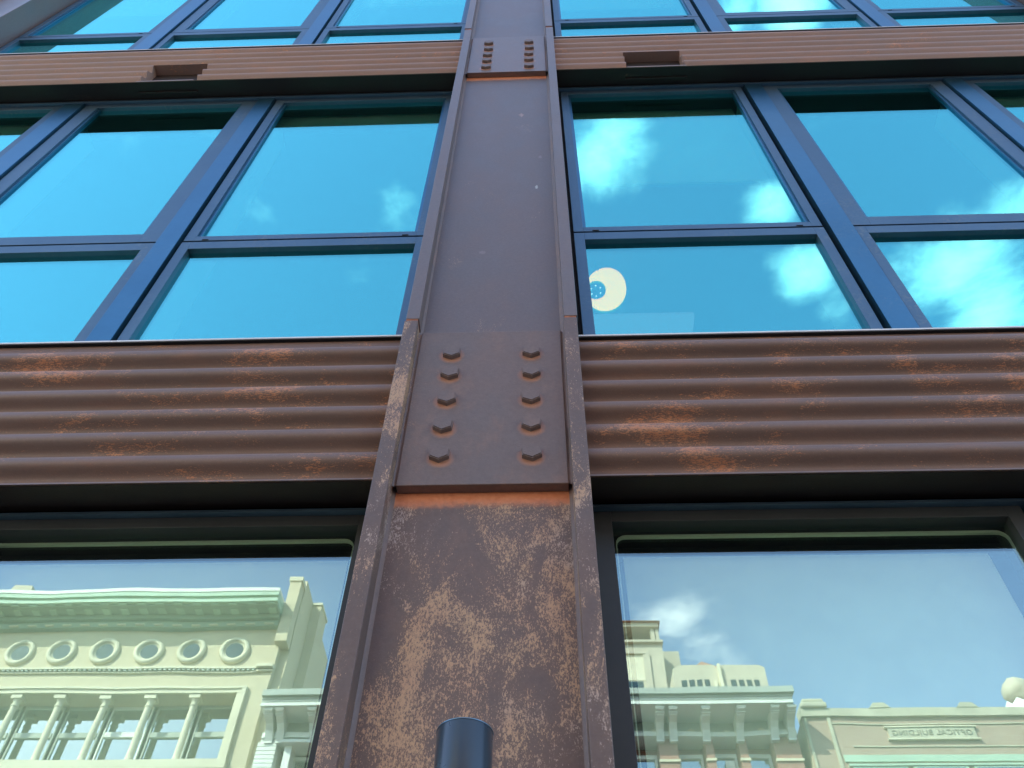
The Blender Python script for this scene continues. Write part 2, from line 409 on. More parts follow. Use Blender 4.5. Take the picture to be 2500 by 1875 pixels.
# ---- corrugated bands between the columns
PITCH_W, AMP, YC, CREST0 = 0.1242, 0.023, 1.921, 2.168
def wave(h, lev):   # rounded ribs
    c = math.cos(2*math.pi*(min(h, CREST0+5.5*PITCH_W)-CREST0)/PITCH_W)
    return YC - AMP*math.tanh(1.35*c+0.15)/0.90 if lev == 0 else YC - 0.006 - 0.016*c
def panel_prof(h0, h1, dz):
    lev = round(dz/STOREY)
    n = max(2, int((h1-h0)/PITCH_W*22)); pr = []
    for i in range(n+1):
        h = h0 + (h1-h0)*i/n; pr.append((wave(h, lev), Z(h+dz)))
    if h0 < 2.06: return pr + [(1.985, Z(h1+dz)), (1.985, Z(2.078+dz)), (1.93, Z(2.0575+dz))]
    return pr + [(1.985, Z(h1+dz)), (1.985, Z(h0+dz))]

def beam(x0, x1, lev, sill, notch=None):
    dz = STOREY*lev; ht_p = sill-0.006; sf = 1.924 if lev == 0 else 1.914
    bm = bmesh.new()
    if notch:
        a, b, ht = notch
        prism(bm, panel_prof(2.052, ht_p, dz), x0, a); prism(bm, panel_prof(2.052, ht_p, dz), b, x1)
        prism(bm, panel_prof(ht, ht_p, dz), a, b); prism(bm, [(1.899, Z(2.052+dz)), (1.899, Z(2.066+dz)), (1.94, Z(2.066+dz)), (1.94, Z(2.059+dz)), (1.93, Z(2.0575+dz))], a, b)
    else: prism(bm, panel_prof(2.052, ht_p, dz), x0, x1)
    be = obj('corrugated_beam', bm, M['corr'] if lev == 0 else M['corr_up'], bld, smooth=0.7)
    bm = bmesh.new()
    prism(bm, [(1.905, Z(2.050+dz)), (2.048, Z(2.082+dz)), (2.048, Z(2.11+dz)), (1.905, Z(2.0515+dz))], x0, x1)
    obj('soffit_plate', bm, M['soffit'], be)
    bm = bmesh.new()
    prism(bm, [(sf, Z(sill-0.0005+dz)), (sf, Z(sill+0.008+dz)), (sf+.004, Z(sill+0.008+dz)), (2.12, Z(sill+0.014+dz)), (2.12, Z(sill+0.002+dz)), (sf+.005, Z(sill-0.0005+dz))], x0, x1)
    obj('sill_flashing', bm, M['flash'], be)
    bm = bmesh.new(); box(bm, x0, x1, sf+0.004, 1.985, Z(sill-0.0055+dz), Z(sill-0.001+dz)); obj('sill_shade_strip', bm, M['gap'], be)  # black strip stands in for the shade under the flashing
    bm = bmesh.new(); box(bm, x0, x1, 1.986, 2.30, Z(2.115+dz), Z(sill-0.004+dz)); obj('beam_core', bm, M['gap'], be)
    if notch:
        bm = bmesh.new()
        box(bm, a-0.01, b+0.01, 1.975, 1.9845, Z(2.052+dz), Z(ht+0.01+dz)); obj('vent_back', bm, M['soffit'], be)  # darkened steel stands in for the shade of a deeper vent
        if a > 0:
            bm = bmesh.new()
            box(bm, a+0.02, b-0.02, 1.93, 1.936, Z(2.067+dz), Z(2.083+dz))
            for q in (0.4, 0.55, 0.93): box(bm, a+(b-a)*q, a+(b-a)*q+0.012, 1.915, 1.931, Z(2.0665+dz), Z(2.098+dz))
            obj('vent_grille', bm, M['weld'], be)
    return be
BX = [(COLS[0][1]+.002, COLS[1][0]-.002), (COLS[1][1]+.002, COLS[2][0]-.002)]
beam(*BX[0], 0, 2.911); beam(*BX[1], 0, 2.884)
beam(*BX[0], 1, 2.893, (-2.775, -2.372, 2.425)); beam(*BX[1], 1, 2.893, (0.646, 1.050, 2.405))
beam(*BX[0], 2, 2.872); beam(*BX[1], 2, 2.872)

# ---- mullions and windows
BARS = {'ml1': (-1.932, -1.8215), 'ml2': (-3.316, -3.180), 'mr1': (1.456, 1.571), 'mr2': (2.815, 2.932)}
# module: x0, x1, style of upper sash (narrow operable / wide fixed)
MODS = [('A', -1.806, -0.553, 0.056), ('B', -3.168, -1.943, 0.098), ('C', -4.535, -3.332, 0.056),
        ('D', 0.188, 1.432, 0.050), ('E', 1.581, 2.803, 0.092), ('F', 2.947, 4.205, 0.056)]
YG = 2.078
def ring(bm, x0, x1, z0, z1, wl, wb, wt, y0, y1):
    box(bm, x0, x0+wl, y0, y1, z0, z1); box(bm, x1-wl, x1, y0, y1, z0, z1)
    box(bm, x0+wl, x1-wl, y0, y1, z0, z0+wb); box(bm, x0+wl, x1-wl, y0, y1, z1-wt, z1)
def pane(x0, x1, z0, z1, m, par):
    bm = bmesh.new(); box(bm, x0, x1, YG, YG+0.006, z0, z1); return obj('pane', bm, m, par)

for lev in (1, 2):
    dz = STOREY*(lev-1); tr = 0.0 if lev == 1 else -0.135
    for k, (a, b) in BARS.items():
        bm = bmesh.new(); box(bm, a, b, 2.036, 2.14, Z(2.86+dz), Z(6.165+dz)); obj('mullion', bm, M['frame'], bld, bevel=0.002)
    for x0, x1 in BX:
        bm = bmesh.new(); box(bm, x0, x1, 2.030, 2.12, Z(6.142+dz), Z(6.170+dz)); obj('head_trim', bm, M['sash'], bld, bevel=0.002)
        bm = bmesh.new(); box(bm, x0-0.02, x1+0.02, 2.101, 2.135, Z(6.04+dz), Z(6.2+dz)); obj('head_backing', bm, M['gap'], bld)
    for nm, x0, x1, ws in MODS:
        # lower fixed light and head = the window, upper sash as its part
        zl0, zl1 = Z(2.865+dz), Z(4.006+dz+tr); zu0, zu1 = Z(4.024+dz+tr), Z(6.138+dz)
        wl = 0.052 if nm in 'AD' else 0.052
        bm = bmesh.new(); ring(bm, x0, x1, zl0, zl1, wl, 0.05, 0.072, YF, 2.12)
        win = obj('window', bm, M['sash'], bld, bevel=0.0015)
        bm = bmesh.new(); ring(bm, x0, x1, zu0, zu1, ws, 0.047 if ws < 0.08 else 0.088, 0.05, YF+0.002, 2.12)
        obj('sash', bm, M['sash'], win, bevel=0.0015)
        bm = bmesh.new(); ring(bm, x0-0.03, x1+0.03, zl0, zu1, 0.045, 0.02, 0.02, 2.085, 2.11); box(bm, x0+0.02, x1-0.02, 2.085, 2.11, zl1-0.02, zu0+0.02)
        obj('gasket', bm, M['gap'], win)
        pane(x0+wl-0.004, x1-wl+0.004, zl0+0.03, zl1-0.068, M['glass_up'], win)
        pane(x0+ws-0.004, x1-ws+0.004, zu0+0.04, zu1-0.046, M['glass_up'], win)
        if ws < 0.08:      # operable sash: gasket bead on the side seen obliquely, two weep slots in the bottom rail
            for q in (0.09, 0.91):
                xx = x0 + (x1-x0)*q
                bm = bmesh.new(); box(bm, xx-0.016, xx+0.016, YF-0.001, YF+0.01, zu0+0.003, zu0+0.009); obj('weep_slot', bm, M['gap'], win)
        for ba, bb in ((x0+ws-0.001, x0+ws+0.016), (x1-ws-0.016, x1-ws+0.001)):
            bm = bmesh.new(); box(bm, ba, bb, 2.064, YG-0.001, zu0+0.05, zu1-0.05); obj('glazing_bead', bm, M['frame'], win)
    # white drywall returns on either side of each opening, seen faintly through the glass
    for nm, x0, x1, ws in MODS:
        bm = bmesh.new(); xx = x0 if x0 < -0.3 else x1
        box(bm, xx-0.05, xx+0.05, 2.122, 2.30, Z(2.88+dz), Z(5.95+dz)); obj('window_reveal', bm, M['jamb'], bld)

# ground floor: big fixed lights
GM = [(-1.906, -0.532, -1.843, -0.593), (-3.28, -1.93, -3.21, -1.98), (-4.55, -3.31, -4.48, -3.37),
      (0.165, 1.528, 0.2246, 1.4746), (1.552, 2.86, 1.61, 2.80), (2.88, 4.225, 2.94, 4.165)]
for x0, x1 in BX:
    bm = bmesh.new(); box(bm, x0, x1, 2.030, 2.10, Z(2.046), Z(2.0575)); obj('head_trim', bm, M['trim'], bld)
    bm = bmesh.new(); box(bm, x0, x1, 2.101, 2.115, Z(1.985), Z(2.114)); obj('head_backing', bm, M['gap'], bld)
for (x0, x1, a, b) in GM:
    bm = bmesh.new(); zb, zt = 0.35, Z(2.0455)
    box(bm, x0, a, YF, 2.16, zb, zt); box(bm, b, x1, YF, 2.16, zb, zt)
    box(bm, a, b, YF, 2.10, Z(2.0), zt); box(bm, a, b, YF, 2.13, zb, zb+0.08)
    win = obj('shopfront_window', bm, M['shopframe'], bld, bevel=0.0015)
    pane(a-0.004, b+0.004, zb+0.07, Z(2.005), M['glass_low'], win)
    # bent aluminium spacer bar inside the insulating glass
    i0, i1, o0, o1 = a+0.013, b-0.013, a+0.010, b-0.010
    def rr(xa, xb, za, zc, r):
        pts = []
        for cx, cz, s in ((xb-r, zc-r, 0), (xa+r, zc-r, 90), (xa+r, za+r, 180), (xb-r, za+r, 270)):
            for q in range(7): pts.append((cx+r*math.cos(R(s+15*q)), cz+r*math.sin(R(s+15*q))))
        return pts
    A = rr(o0, o1, zb+0.1, Z(1.974), 0.035); B = rr(i0, i1, zb+0.11, Z(1.964), 0.028)
    bm = bmesh.new(); va = [bm.verts.new((x, YG+0.008, z)) for x, z in A]; vb = [bm.verts.new((x, YG+0.008, z)) for x, z in B]
    vc = [bm.verts.new((x, YG+0.018, z)) for x, z in A]; vd = [bm.verts.new((x, YG+0.018, z)) for x, z in B]
    n = len(A)
    for i in range(n):
        j = (i+1) % n
        bm.faces.new((va[i], va[j], vb[j], vb[i])); bm.faces.new((vc[i], vd[i], vd[j], vc[j])); bm.faces.new((vb[i], vb[j], vd[j], vd[i])); bm.faces.new((va[i], vc[i], vc[j], va[j]))
    obj('glass_spacer', bm, M['spacer'], win)
    bm = bmesh.new(); box(bm, x0, x1, 1.99, 2.14, 0.0, zb); obj('stall_riser', bm, M['soffit'], win)

# floors, inner walls, side walls and roof close the rooms in
XL, XR = COLS[0][0]-0.9, COLS[2][1]+0.9
for lev in (0, 1, 2):
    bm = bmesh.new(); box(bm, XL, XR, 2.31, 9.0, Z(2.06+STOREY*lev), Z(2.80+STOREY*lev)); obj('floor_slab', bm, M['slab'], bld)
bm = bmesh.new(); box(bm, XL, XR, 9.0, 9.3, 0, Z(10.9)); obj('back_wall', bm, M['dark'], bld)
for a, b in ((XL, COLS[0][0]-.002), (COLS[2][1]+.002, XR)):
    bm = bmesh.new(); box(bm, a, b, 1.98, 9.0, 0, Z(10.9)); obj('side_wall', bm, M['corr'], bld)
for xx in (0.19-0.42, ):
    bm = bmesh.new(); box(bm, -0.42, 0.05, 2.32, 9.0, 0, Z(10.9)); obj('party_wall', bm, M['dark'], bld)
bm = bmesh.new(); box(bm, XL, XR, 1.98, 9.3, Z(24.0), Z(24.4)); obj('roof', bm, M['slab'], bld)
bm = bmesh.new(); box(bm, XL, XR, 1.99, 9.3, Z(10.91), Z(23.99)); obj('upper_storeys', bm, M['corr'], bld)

# ------------------------------------------------------------------ things fixed on or inside the building
t = thing('wall_sconce', 'dark blue satin cylinder wall light mounted low on the rusty column web', 'wall light', (-0.178, 1.78, Z(0.72)))
bm = bmesh.new(); zt = Z(1.098)
lathe(bm, [(0.060, zt-0.40), (0.0625, zt-0.395), (0.0625, zt-0.006), (0.0618, zt-0.003), (0.0600, zt), (0.052, zt), (0.052, zt-0.02)], (-0.178, 1.78, 0), 64)
obj('cylinder_housing', bm, M['sconce'], t, smooth=0.6)
bm = bmesh.new(); lathe(bm, [(0.0634, zt-0.0045), (0.0634, zt-0.0025)], (-0.178, 1.78, 0), 64); obj('rim_band', bm, M['trim'], t, smooth=0.6)
bm = bmesh.new(); box(bm, -0.208, -0.148, 1.84, YW-0.001, Z(0.80), Z(0.96)); obj('mounting_bracket', bm, M['sconce'], t, bevel=0.003)

lx, ly, lz = 0.510, 3.39, Z(5.68)
t = thing('ceiling_lamp', 'lit round warm ceiling lamp with dark hub behind lower pane right of the column', 'lamp', (lx, ly, lz))
def lampdisc():
    bm = bmesh.new(); n = 72; r = 0.152; hr = 0.074; hx, hy = -0.073, 0.0
    outer, inner = [], []
    for i in range(n+1):
        a = R(-112) + (2*math.pi-R(6))*i/n + R(3)
        outer.append((lx+r*math.cos(a), ly+1.18*r*math.sin(a))); inner.append((lx+hx+hr*math.cos(a), ly+1.18*(hy+hr*math.sin(a))))
    lo = [[bm.verts.new((x, y, z)) for x, y in c] for c, z in ((outer, lz), (inner, lz), (outer, lz+0.03), (inner, lz+0.03))]
    for i in range(n):
        for a, b in ((0, 1), (2, 3), (0, 2), (1, 3)):
            bm.faces.new((lo[a][i], lo[a][i+1], lo[b][i+1], lo[b][i]))
    return bm
obj('glowing_ring', lampdisc(), M['lampglow'], t)
bm = bmesh.new(); lathe(bm, [(0.073, 0), (0.073, 0.03)], (lx-0.073, ly, lz+0.004), 40); obj('hub', bm, M['hub'], t)
for i in range(6):
    a = R(60*i+25); bm = bmesh.new(); lathe(bm, [(0.0048, -0.002), (0.0048, 0.003)], (lx-0.073+0.038*math.cos(a), ly+0.045*math.sin(a), lz+0.002), 10); obj('light_point', bm, M['dot'], t)
bm = bmesh.new(); lathe(bm, [(0.02, 0.035), (0.02, 0.09)], (lx-0.05, ly, lz), 16); lathe(bm, [(0.006, 0.03), (0.006, 0.45)], (lx-0.05, ly, lz), 10); obj('ceiling_stem', bm, M['hub'], t)

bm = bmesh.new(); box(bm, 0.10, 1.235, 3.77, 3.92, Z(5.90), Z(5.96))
tag(obj('glow_panel', bm, M['panel_glow']), 'pale bluish ceiling panel with an added glow, faint below the glowing round lamp', 'ceiling panel')  # ceiling panel made to glow, not a known lamp

def shade(x0, x1, zb, zt, y, label):
    t = thing('roller_shade', label, 'window shade', ((x0+x1)/2, y, zb), 'roller shades behind the window glass')
    bm = bmesh.new(); n = 14
    a = [bm.verts.new((x0+(x1-x0)*i/n, y+0.0015*math.sin(i*2.1), zb)) for i in range(n+1)]; b = [bm.verts.new((q.co.x, y, zt)) for q in a]
    a2 = [bm.verts.new((q.co.x, q.co.y+0.002, q.co.z)) for q in a]; b2 = [bm.verts.new((q.co.x, q.co.y+0.002, q.co.z)) for q in b]
    for i in range(n):
        bm.faces.new((a[i], a[i+1], b[i+1], b[i])); bm.faces.new((a2[i], b2[i], b2[i+1], a2[i+1]))
    obj('shade_cloth', bm, M['shade'] if zb < 2 else M['shade_up'], t, smooth=1.0)
    bm = bmesh.new(); box(bm, x0, x1, y-0.004, y+0.006, zb-0.022, zb-0.001); obj('hem_bar', bm, M['shade'], t)
    return t
shade(0.21, 1.375, Z(4.88), Z(6.07), 2.18, 'half lowered pale roller shade in the tall second floor pane right of the central column')
for x0, x1, lb in ((-1.77, -0.59, 'pale roller shade rolled up above tall pane left of the central column'),
                   (-4.5, -3.37, 'pale roller shade rolled up in second floor pane at far left edge'),
                   (2.99, 4.16, 'pale roller shade rolled up in second floor pane at far right edge')):
    shade(x0, x1, Z(5.875), Z(6.07), 2.15, lb)
shade(-1.80, -0.635, 0.5, Z(1.955), 2.17, 'pale roller shade lowered behind the street level window left of the central column')
shade(0.262, 1.425, 0.5, Z(1.955), 2.17, 'pale roller shade lowered behind the street level window right of the central column')
shade(-1.72, -0.62, Z(9.26), Z(10.1), 2.19, 'pale roller shade high behind the top floor pane left of the central column')
shade(0.26, 1.375, Z(8.9), Z(10.1), 2.19, 'pale roller shade high behind the top floor pane right of the central column')
shade(-4.42, -3.42, Z(9.22), Z(10.1), 2.19, 'pale roller shade high behind the top floor pane beside the left edge column')
for x0, x1 in ((-3.12, -2.0), (-4.44, -3.4), (1.66, 2.76), (2.98, 4.12)):
    nm = {-3.12: 'pale roller shade in the middle street level window of the left bay', -4.44: 'pale roller shade in the street level window at the far left of the left bay',
          1.66: 'pale roller shade in the middle street level window of the right bay', 2.98: 'pale roller shade in the street level window at the far right of the right bay'}[x0]
    shade(x0, x1, 0.5, Z(1.955), 2.17, nm)

# ------------------------------------------------------------------ across the street (seen mirrored in the glass)
MIR = 2*(YG)
def D(d): return MIR - d                     # mirrored path length from the eye -> world y
B = {}
B['cream'] = brick('cream brick', (0.64, 0.56, 0.40), (0.60, 0.52, 0.36), (0.50, 0.44, 0.32))
B['stone'] = plain('cream stone trim', (0.68, 0.63, 0.48), 0.8, 0.06, 1.0)
B['green_shade'] = plain('green cornice shade', (0.27, 0.38, 0.30), 0.8, 0.08, 1.0)  # darker copy of the cornice green, painting in its shadow
B['green'] = plain('green painted cornice', (0.44, 0.60, 0.47), 0.7, 0.08, 1.0)
B['white'] = plain('white painted trim', (0.78, 0.80, 0.76), 0.65, 0.05, 1.0)
B['grey'] = plain('weathered grey trim', (0.42, 0.46, 0.42), 0.8, 0.1, 1.0)
B['red'] = brick('red brick', (0.42, 0.20, 0.15), (0.36, 0.16, 0.12), (0.45, 0.38, 0.32))
B['tan'] = brick('tan brick', (0.46, 0.33, 0.26), (0.42, 0.29, 0.22), (0.46, 0.40, 0.33), 0.3, 0.1)
B['beige'] = plain('beige limestone', (0.52, 0.47, 0.37), 0.85, 0.08, 0.8)
B['coping'] = plain('stone coping', (0.52, 0.49, 0.38), 0.85, 0.12, 2.0)
B['tile'] = plain('rust red roof tile', (0.42, 0.22, 0.15), 0.8, 0.1, 1.0)
B['pane'] = glass('far window glass', (0.9, 1.0, 1.0), 0.45, (0.2, 0.25, 0.25))
B['pane_dark'] = glass('dark far window glass', (0.8, 0.95, 0.95), 0.10, (0.5, 0.55, 0.55))
B['paner'] = plain('dark room', (0.05, 0.06, 0.06), 0.9)
B['letter'] = plain('cut letter', (0.26, 0.24, 0.19), 0.8)

def part(name, m, par, boxes, bevel=0.0):
    bm = bmesh.new()
    for q in boxes: box(bm, *q)
    return obj(name, bm, m, par, bevel=bevel)

# --- cream corner building with round windows
wD = 24.0
cb = thing('cream_brick_building', 'cream brick building with green cornice, round windows and columns, mirrored at lower left', 'building', (-17, D(28), 0))
XLc, XRc = -27.0, -8.74
zo, zh = Z(13.9), Z(16.17); xr_open = -9.62
part('wall', B['cream'], cb, [(XLc, XRc, D(wD), D(40), 0, zo-0.001), (xr_open, XRc, D(wD), D(40), zo, zh-0.001), (XLc, XRc, D(wD), D(40), zh, Z(19.0)), (XLc, xr_open-.001, D(25.4), D(39.9), zo, zh),
      (XRc+.001, -8.44, D(24.25), D(29), 0, Z(21.0))])
part('corner_pier', B['cream'], cb, [(-8.86, -8.47, D(23.75), D(24.24), Z(18.0), Z(20.55)), (-8.45, -8.10, D(25.6), D(26.5), Z(14), Z(20.9))])
part('pier_cap', B['stone'], cb, [(-8.90, -8.43, D(23.70), D(24.30), Z(20.551), Z(20.72)), (-8.48, -8.07, D(25.55), D(26.6), Z(20.901), Z(21.0))])
part('cornice_top', B['white'], cb, [(XLc, -8.87, D(22.98), D(24.6), Z(19.46), Z(19.60))])
part('cornice', B['green'], cb, [(XLc, -8.88, D(23.00), D(24.5), Z(19.30), Z(19.459)), (XLc, -8.89, D(23.08), D(24.5), Z(19.20), Z(19.299)), (XLc, -8.88, D(23.03), D(24.5), Z(19.085), Z(19.199)),
      ])
part('cornice_soffit', B['green_shade'], cb, [(XLc, -8.9, D(23.16), D(24.4), Z(19.02), Z(19.084)), (XLc, -8.9, D(23.62), D(24.3), Z(18.86), Z(19.019)), (XLc, -8.9, D(23.78), D(24.2), Z(18.62), Z(18.859))])
bx = []
for i in range(30):
    x = -8.98 - 0.62*i
    bx += [(x-0.26, x, D(23.09), D(23.159), Z(19.03), Z(19.075)), (x-0.24, x, D(23.30), D(23.6), Z(18.985), Z(19.018))]
part('dentil_course', B['green'], cb, bx)
bx = []
for i in range(26):
    x = -9.05 - 0.62*i
    bx += [(x-0.3, x, D(23.70), D(23.779), Z(18.66), Z(18.70))]
part('bracket_course', B['stone'], cb, bx)
for i in range(9):
    x = (-0.4228-0.0598*i)*24; zc = Z(0.741*24)
    bm = bmesh.new(); torus_y(bm, x, D(23.96), zc, 0.405, 0.085); ringo = obj('round_window', bm, B['stone'], cb, smooth=1.0)
    bm = bmesh.new(); torus_y(bm, x, D(23.99), zc, 0.305, 0.035); obj('inner_ring', bm, B['stone'], ringo, smooth=1.0)
    bm = bmesh.new(); disc_y(bm, x, D(23.985), zc, 0.30, 0.02); obj('pane', bm, B['pane_dark'], ringo)
    bm = bmesh.new(); disc_y(bm, x, D(23.995), zc, 0.34, -0.008); obj('dark_backing', bm, B['paner'], ringo)
part('belt_moulding', B['stone'], cb, [(XLc, -9.25, D(23.86), D(23.999), Z(17.06), Z(17.14)), (XLc, -9.25, D(23.93), D(23.999), Z(16.95), Z(17.0)), (-9.249, -8.72, D(23.80), D(23.999), Z(17.09), Z(17.2)), (-9.249, -8.72, D(23.90), D(23.999), Z(16.98), Z(17.03))])
part('belt_dentils', B['grey'], cb, [(-9.3-0.16*i-0.09, -9.3-0.16*i, D(23.88), D(23.929), Z(17.003), Z(17.055)) for i in range(110)])
part('opening_surround', B['stone'], cb, [(XLc, -9.34, D(23.86), D(23.999), Z(16.32), Z(16.40)), (XLc, -9.44, D(23.91), D(23.999), Z(16.18), Z(16.319)), (-9.48, -9.34, D(23.86), D(23.999), Z(13.5), Z(16.319)), (-9.62, -9.481, D(23.92), D(23.999), Z(13.5), Z(16.179))])
for i in range(9):
    x0 = (-0.4549-0.0588*i)*24.1
    bm = bmesh.new(); lathe(bm, [(0.15, 13.9), (0.15, 14.0), (0.118, 14.05), (0.11, 14.2), (0.098, 15.78), (0.125, 15.80), (0.125, 15.84), (0.10, 15.86), (0.10, 15.95), (0.15, 16.03)], (x0, D(24.12), CAMZ), 24)
    c = obj('column', bm, B['stone'], cb, smooth=0.8)
    bm = bmesh.new(); box(bm, x0-0.18, x0+0.18, D(24.30), D(23.95), Z(16.031), Z(16.165)); obj('capital', bm, B['stone'], c)
for i in range(9):
    xa = (-0.4549-0.0588*(i-1))*24.1 if i else -9.62; xb = (-0.4549-0.0588*i)*24.1
    bm = bmesh.new(); xa2, xb2 = xa-0.06, xb+0.06
    if xa2 < xb2: xa2, xb2 = xb2, xa2
    ring(bm, xb2, xa2, Z(14.0), Z(16.16), 0.045, 0.1, 0.10, D(24.7), D(24.62)); box(bm, xb2+.07, xa2-.07, D(24.7), D(24.6), Z(15.08), Z(15.24))
    wv = obj('tall_window', bm, B['white'] if i == 2 else B['grey'], cb)
    bm = bmesh.new(); box(bm, xb2+.06, xa2-.06, D(24.69), D(24.67), Z(14.05), Z(16.1)); obj('pane', bm, B['pane'], wv)
    bm = bmesh.new(); box(bm, xb2, xa2, D(24.98), D(24.9), Z(13.95), Z(16.165)); obj('dark_backing', bm, B['paner'], wv)
part('window_sill', B['stone'], cb, [(XLc, -9.3, D(23.8), D(24.9), Z(13.62), Z(13.9))])

# --- white trimmed red brick building between
wb = thing('red_brick_building', 'red brick building with heavy white bracketed cornice, mirrored low in both street level windows', 'building', (-0.5, D(28), 0))
xa, xb = -8.42, 7.36
part('wall', B['red'], wb, [(xa, xb, D(24.6), D(38), 0, Z(15.2))])
part('cornice_fascia', B['grey'], wb, [(xa-0.02, 7.30, D(22.92), D(24.9), Z(15.38), Z(15.58)), (xa-.02, 7.26, D(23.02), D(24.85), Z(15.30), Z(15.379))])
part('cornice_mouldings', B['white'], wb, [(xa-.02, 7.24, D(23.05), D(24.8), Z(15.25), Z(15.299)), (xa-.02, 7.22, D(23.13), D(24.75), Z(15.20), Z(15.249)), (xa-.02, 7.24, D(23.04), D(24.7), Z(15.10), Z(15.199))])
part('frieze', B['grey'], wb, [(xa-.01, 7.34, D(24.0), D(24.599), Z(14.72), Z(15.099))])
part('architrave', B['white'], wb, [(xa-.01, 7.35, D(23.85), D(24.599), Z(14.57), Z(14.719))])
for tx in [-0.352, -0.338, -0.296, -0.2525, -0.209, -0.1655, -0.122, -0.0785, -0.035, 0.0085, 0.052, 0.095, 0.144, 0.1605, 0.2007, 0.2443, 0.2878, 0.3085]:
    x = tx*23.3
    bm = bmesh.new()
    prism(bm, [(D(23.999), Z(15.098)), (D(23.12), Z(15.098)), (D(23.12), Z(15.0)), (D(23.25), Z(14.97)), (D(23.3), Z(14.90)), (D(23.55), Z(14.83)), (D(23.7), Z(14.70)), (D(23.82), Z(14.50)), (D(23.849), Z(14.45)), (D(23.849), Z(14.40)), (D(23.999), Z(14.40))], x-0.11, x+0.11)
    br = obj('cornice_bracket', bm, B['white'], wb)
    bm = bmesh.new(); box(bm, x-0.14, x+0.14, D(23.10), D(23.5), Z(15.03), Z(15.06)); box(bm, x-0.13, x+0.13, D(23.22), D(23.6), Z(14.94), Z(14.965)); obj('bracket_moulding', bm, B['white'], br)
for x in [(.1478-.0+0.0435*k)*24-0.32 for k in (0, 1.0, 2.0, 3.0)]:
    bm = bmesh.new(); bmesh.ops.create_icosphere(bm, subdivisions=2, radius=0.12, matrix=Matrix.Translation((x, D(23.93), Z(14.76))) @ Matrix.Diagonal((1, 0.5, 0.6, 1))); obj('frieze_rosette', bm, B['stone'], wb, smooth=1.0)
piers = [(0.137, 0.1597), (0.1922, 0.2019), (0.2344, 0.2447), (0.2772, 0.3072), (0.085, 0.095), (0.04, 0.05), (-0.01, 0.0), (-0.055, -0.045), (-0.1, -0.09), (-0.145, -0.135), (-0.19, -0.18), (-0.235, -0.225), (-0.28, -0.27)]
for a, b in piers:
    p = part('brick_pier', B['red'], wb, [(a*24, b*24, D(24.0), D(24.599), 0, Z(14.569))])
    part('stone_band', B['stone'], p, [(a*24-.03, b*24+.03, D(23.95), D(24.05), Z(13.83), Z(13.91))])
for (a, b) in ((0.1605, 0.1915), (0.2025, 0.2337), (0.2453, 0.2765), (0.0955, 0.1363), (0.0505, 0.0845), (-0.315, -0.285)):
    bm = bmesh.new(); ring(bm, a*24+.02, b*24-.02, Z(12.4), Z(14.3), 0.07, 0.1, 0.12, D(24.56), D(24.42)); box(bm, a*24+.05, b*24-.05, D(24.55), D(24.43), Z(13.2), Z(13.28))
    wv = obj('sash_window', bm, B['white'], wb)
    bm = bmesh.new(); box(bm, a*24+.08, b*24-.08, D(24.54), D(24.50), Z(12.45), Z(14.2)); obj('pane', bm, B['pane'], wv)
part('corner_quoin', B['white'], wb, [(-8.5, -7.94, D(23.9), D(24.599), Z(12+0.13*i), Z(12+0.13*i+0.11)) for i in range(19)] + [(-8.45, -7.98, D(23.94), D(24.6), Z(11.9), Z(14.56))])
part('window_hood', B['white'], wb, [(-7.76, -6.9, D(23.75), D(24.599), Z(14.36), Z(14.44)), (-7.70, -7.5, D(23.95), D(24.599), Z(12), Z(14.359))])
bright = part('white_blind', B['white'], wb, [(0.2168*24, 0.2285*24, D(24.40), D(24.37), Z(12.6), Z(14.06))])

# --- beige tower and penthouse behind
tw = thing('beige_tower', 'beige stone tower with open belfry and low tiled roof, mirrored beyond the red brick building', 'building', (4.4, D(43), 0))
tD = 40.0; x0, x1 = 0.050*40, 0.1588*40; xc = (x0+x1)/2
def z40(k, d=40.0): return Z(k*d)
part('shaft', B['beige'], tw, [(x0, x1, D(40), D(47), 0, z40(.7440)), (x1+.001, 7.62, D(42.6), D(47), 0, Z(31.2))])
part('belfry_ledge', B['beige'], tw, [(x0-.1, x1+.06, D(39.8), D(46), z40(.7441), z40(.7475))])
for a, b in ((x0, x0+.5), (5.86, 6.08), (6.12, 6.3)):
    part('belfry_post', B['beige'], tw, [(a, b, D(40.1), D(40.5), z40(.7476), z40(.7719))])
part('belfry_core', B['paner'], tw, [(x0+.3, 6.1, D(41.5), D(45), z40(.7476), z40(.7719))])
part('eave', B['beige'], tw, [(x0-.05, 6.32, D(39.9), D(46), z40(.7720), z40(.7785))])
bm = bmesh.new()
q = [bm.verts.new(c) for c in ((x0-.2, D(39.7), z40(.7786)), (6.42, D(39.7), z40(.7786)), (6.42, D(46.2), z40(.7786)), (x0-.2, D(46.2), z40(.7786)))]
pk = bm.verts.new((xc, D(43), z40(.7786)+2.6)); bm.faces.new(q[::-1])
for i in range(4): bm.faces.new((q[i], q[(i+1) % 4], pk))
obj('roof', bm, B['tile'], tw)
for a, b, zt, zb in ((0.075*40, 0.1318*40, .7270, .6905),):
    pn = part('tall_panel', B['stone'], tw, [(a, b, D(39.98), D(40.0-.001), z40(zb), z40(zt))])
    part('panel_hood', B['beige'], tw, [(a-.1, b+.1, D(39.86), D(39.979), z40(zt), z40(zt)+.12), (b, b+.35, D(39.9), D(39.99), z40(.65), z40(zt)-.001)])
    part('dark_window', B['pane_dark'], tw, [(a, b-.15, D(39.97), D(39.979), z40(.66), z40(.6888))])
ph = thing('beige_penthouse', 'low beige stone penthouse with window rows beside the beige tower, mirrored beyond the white cornice', 'building', (8.6, D(42), 0))
d = 38.0
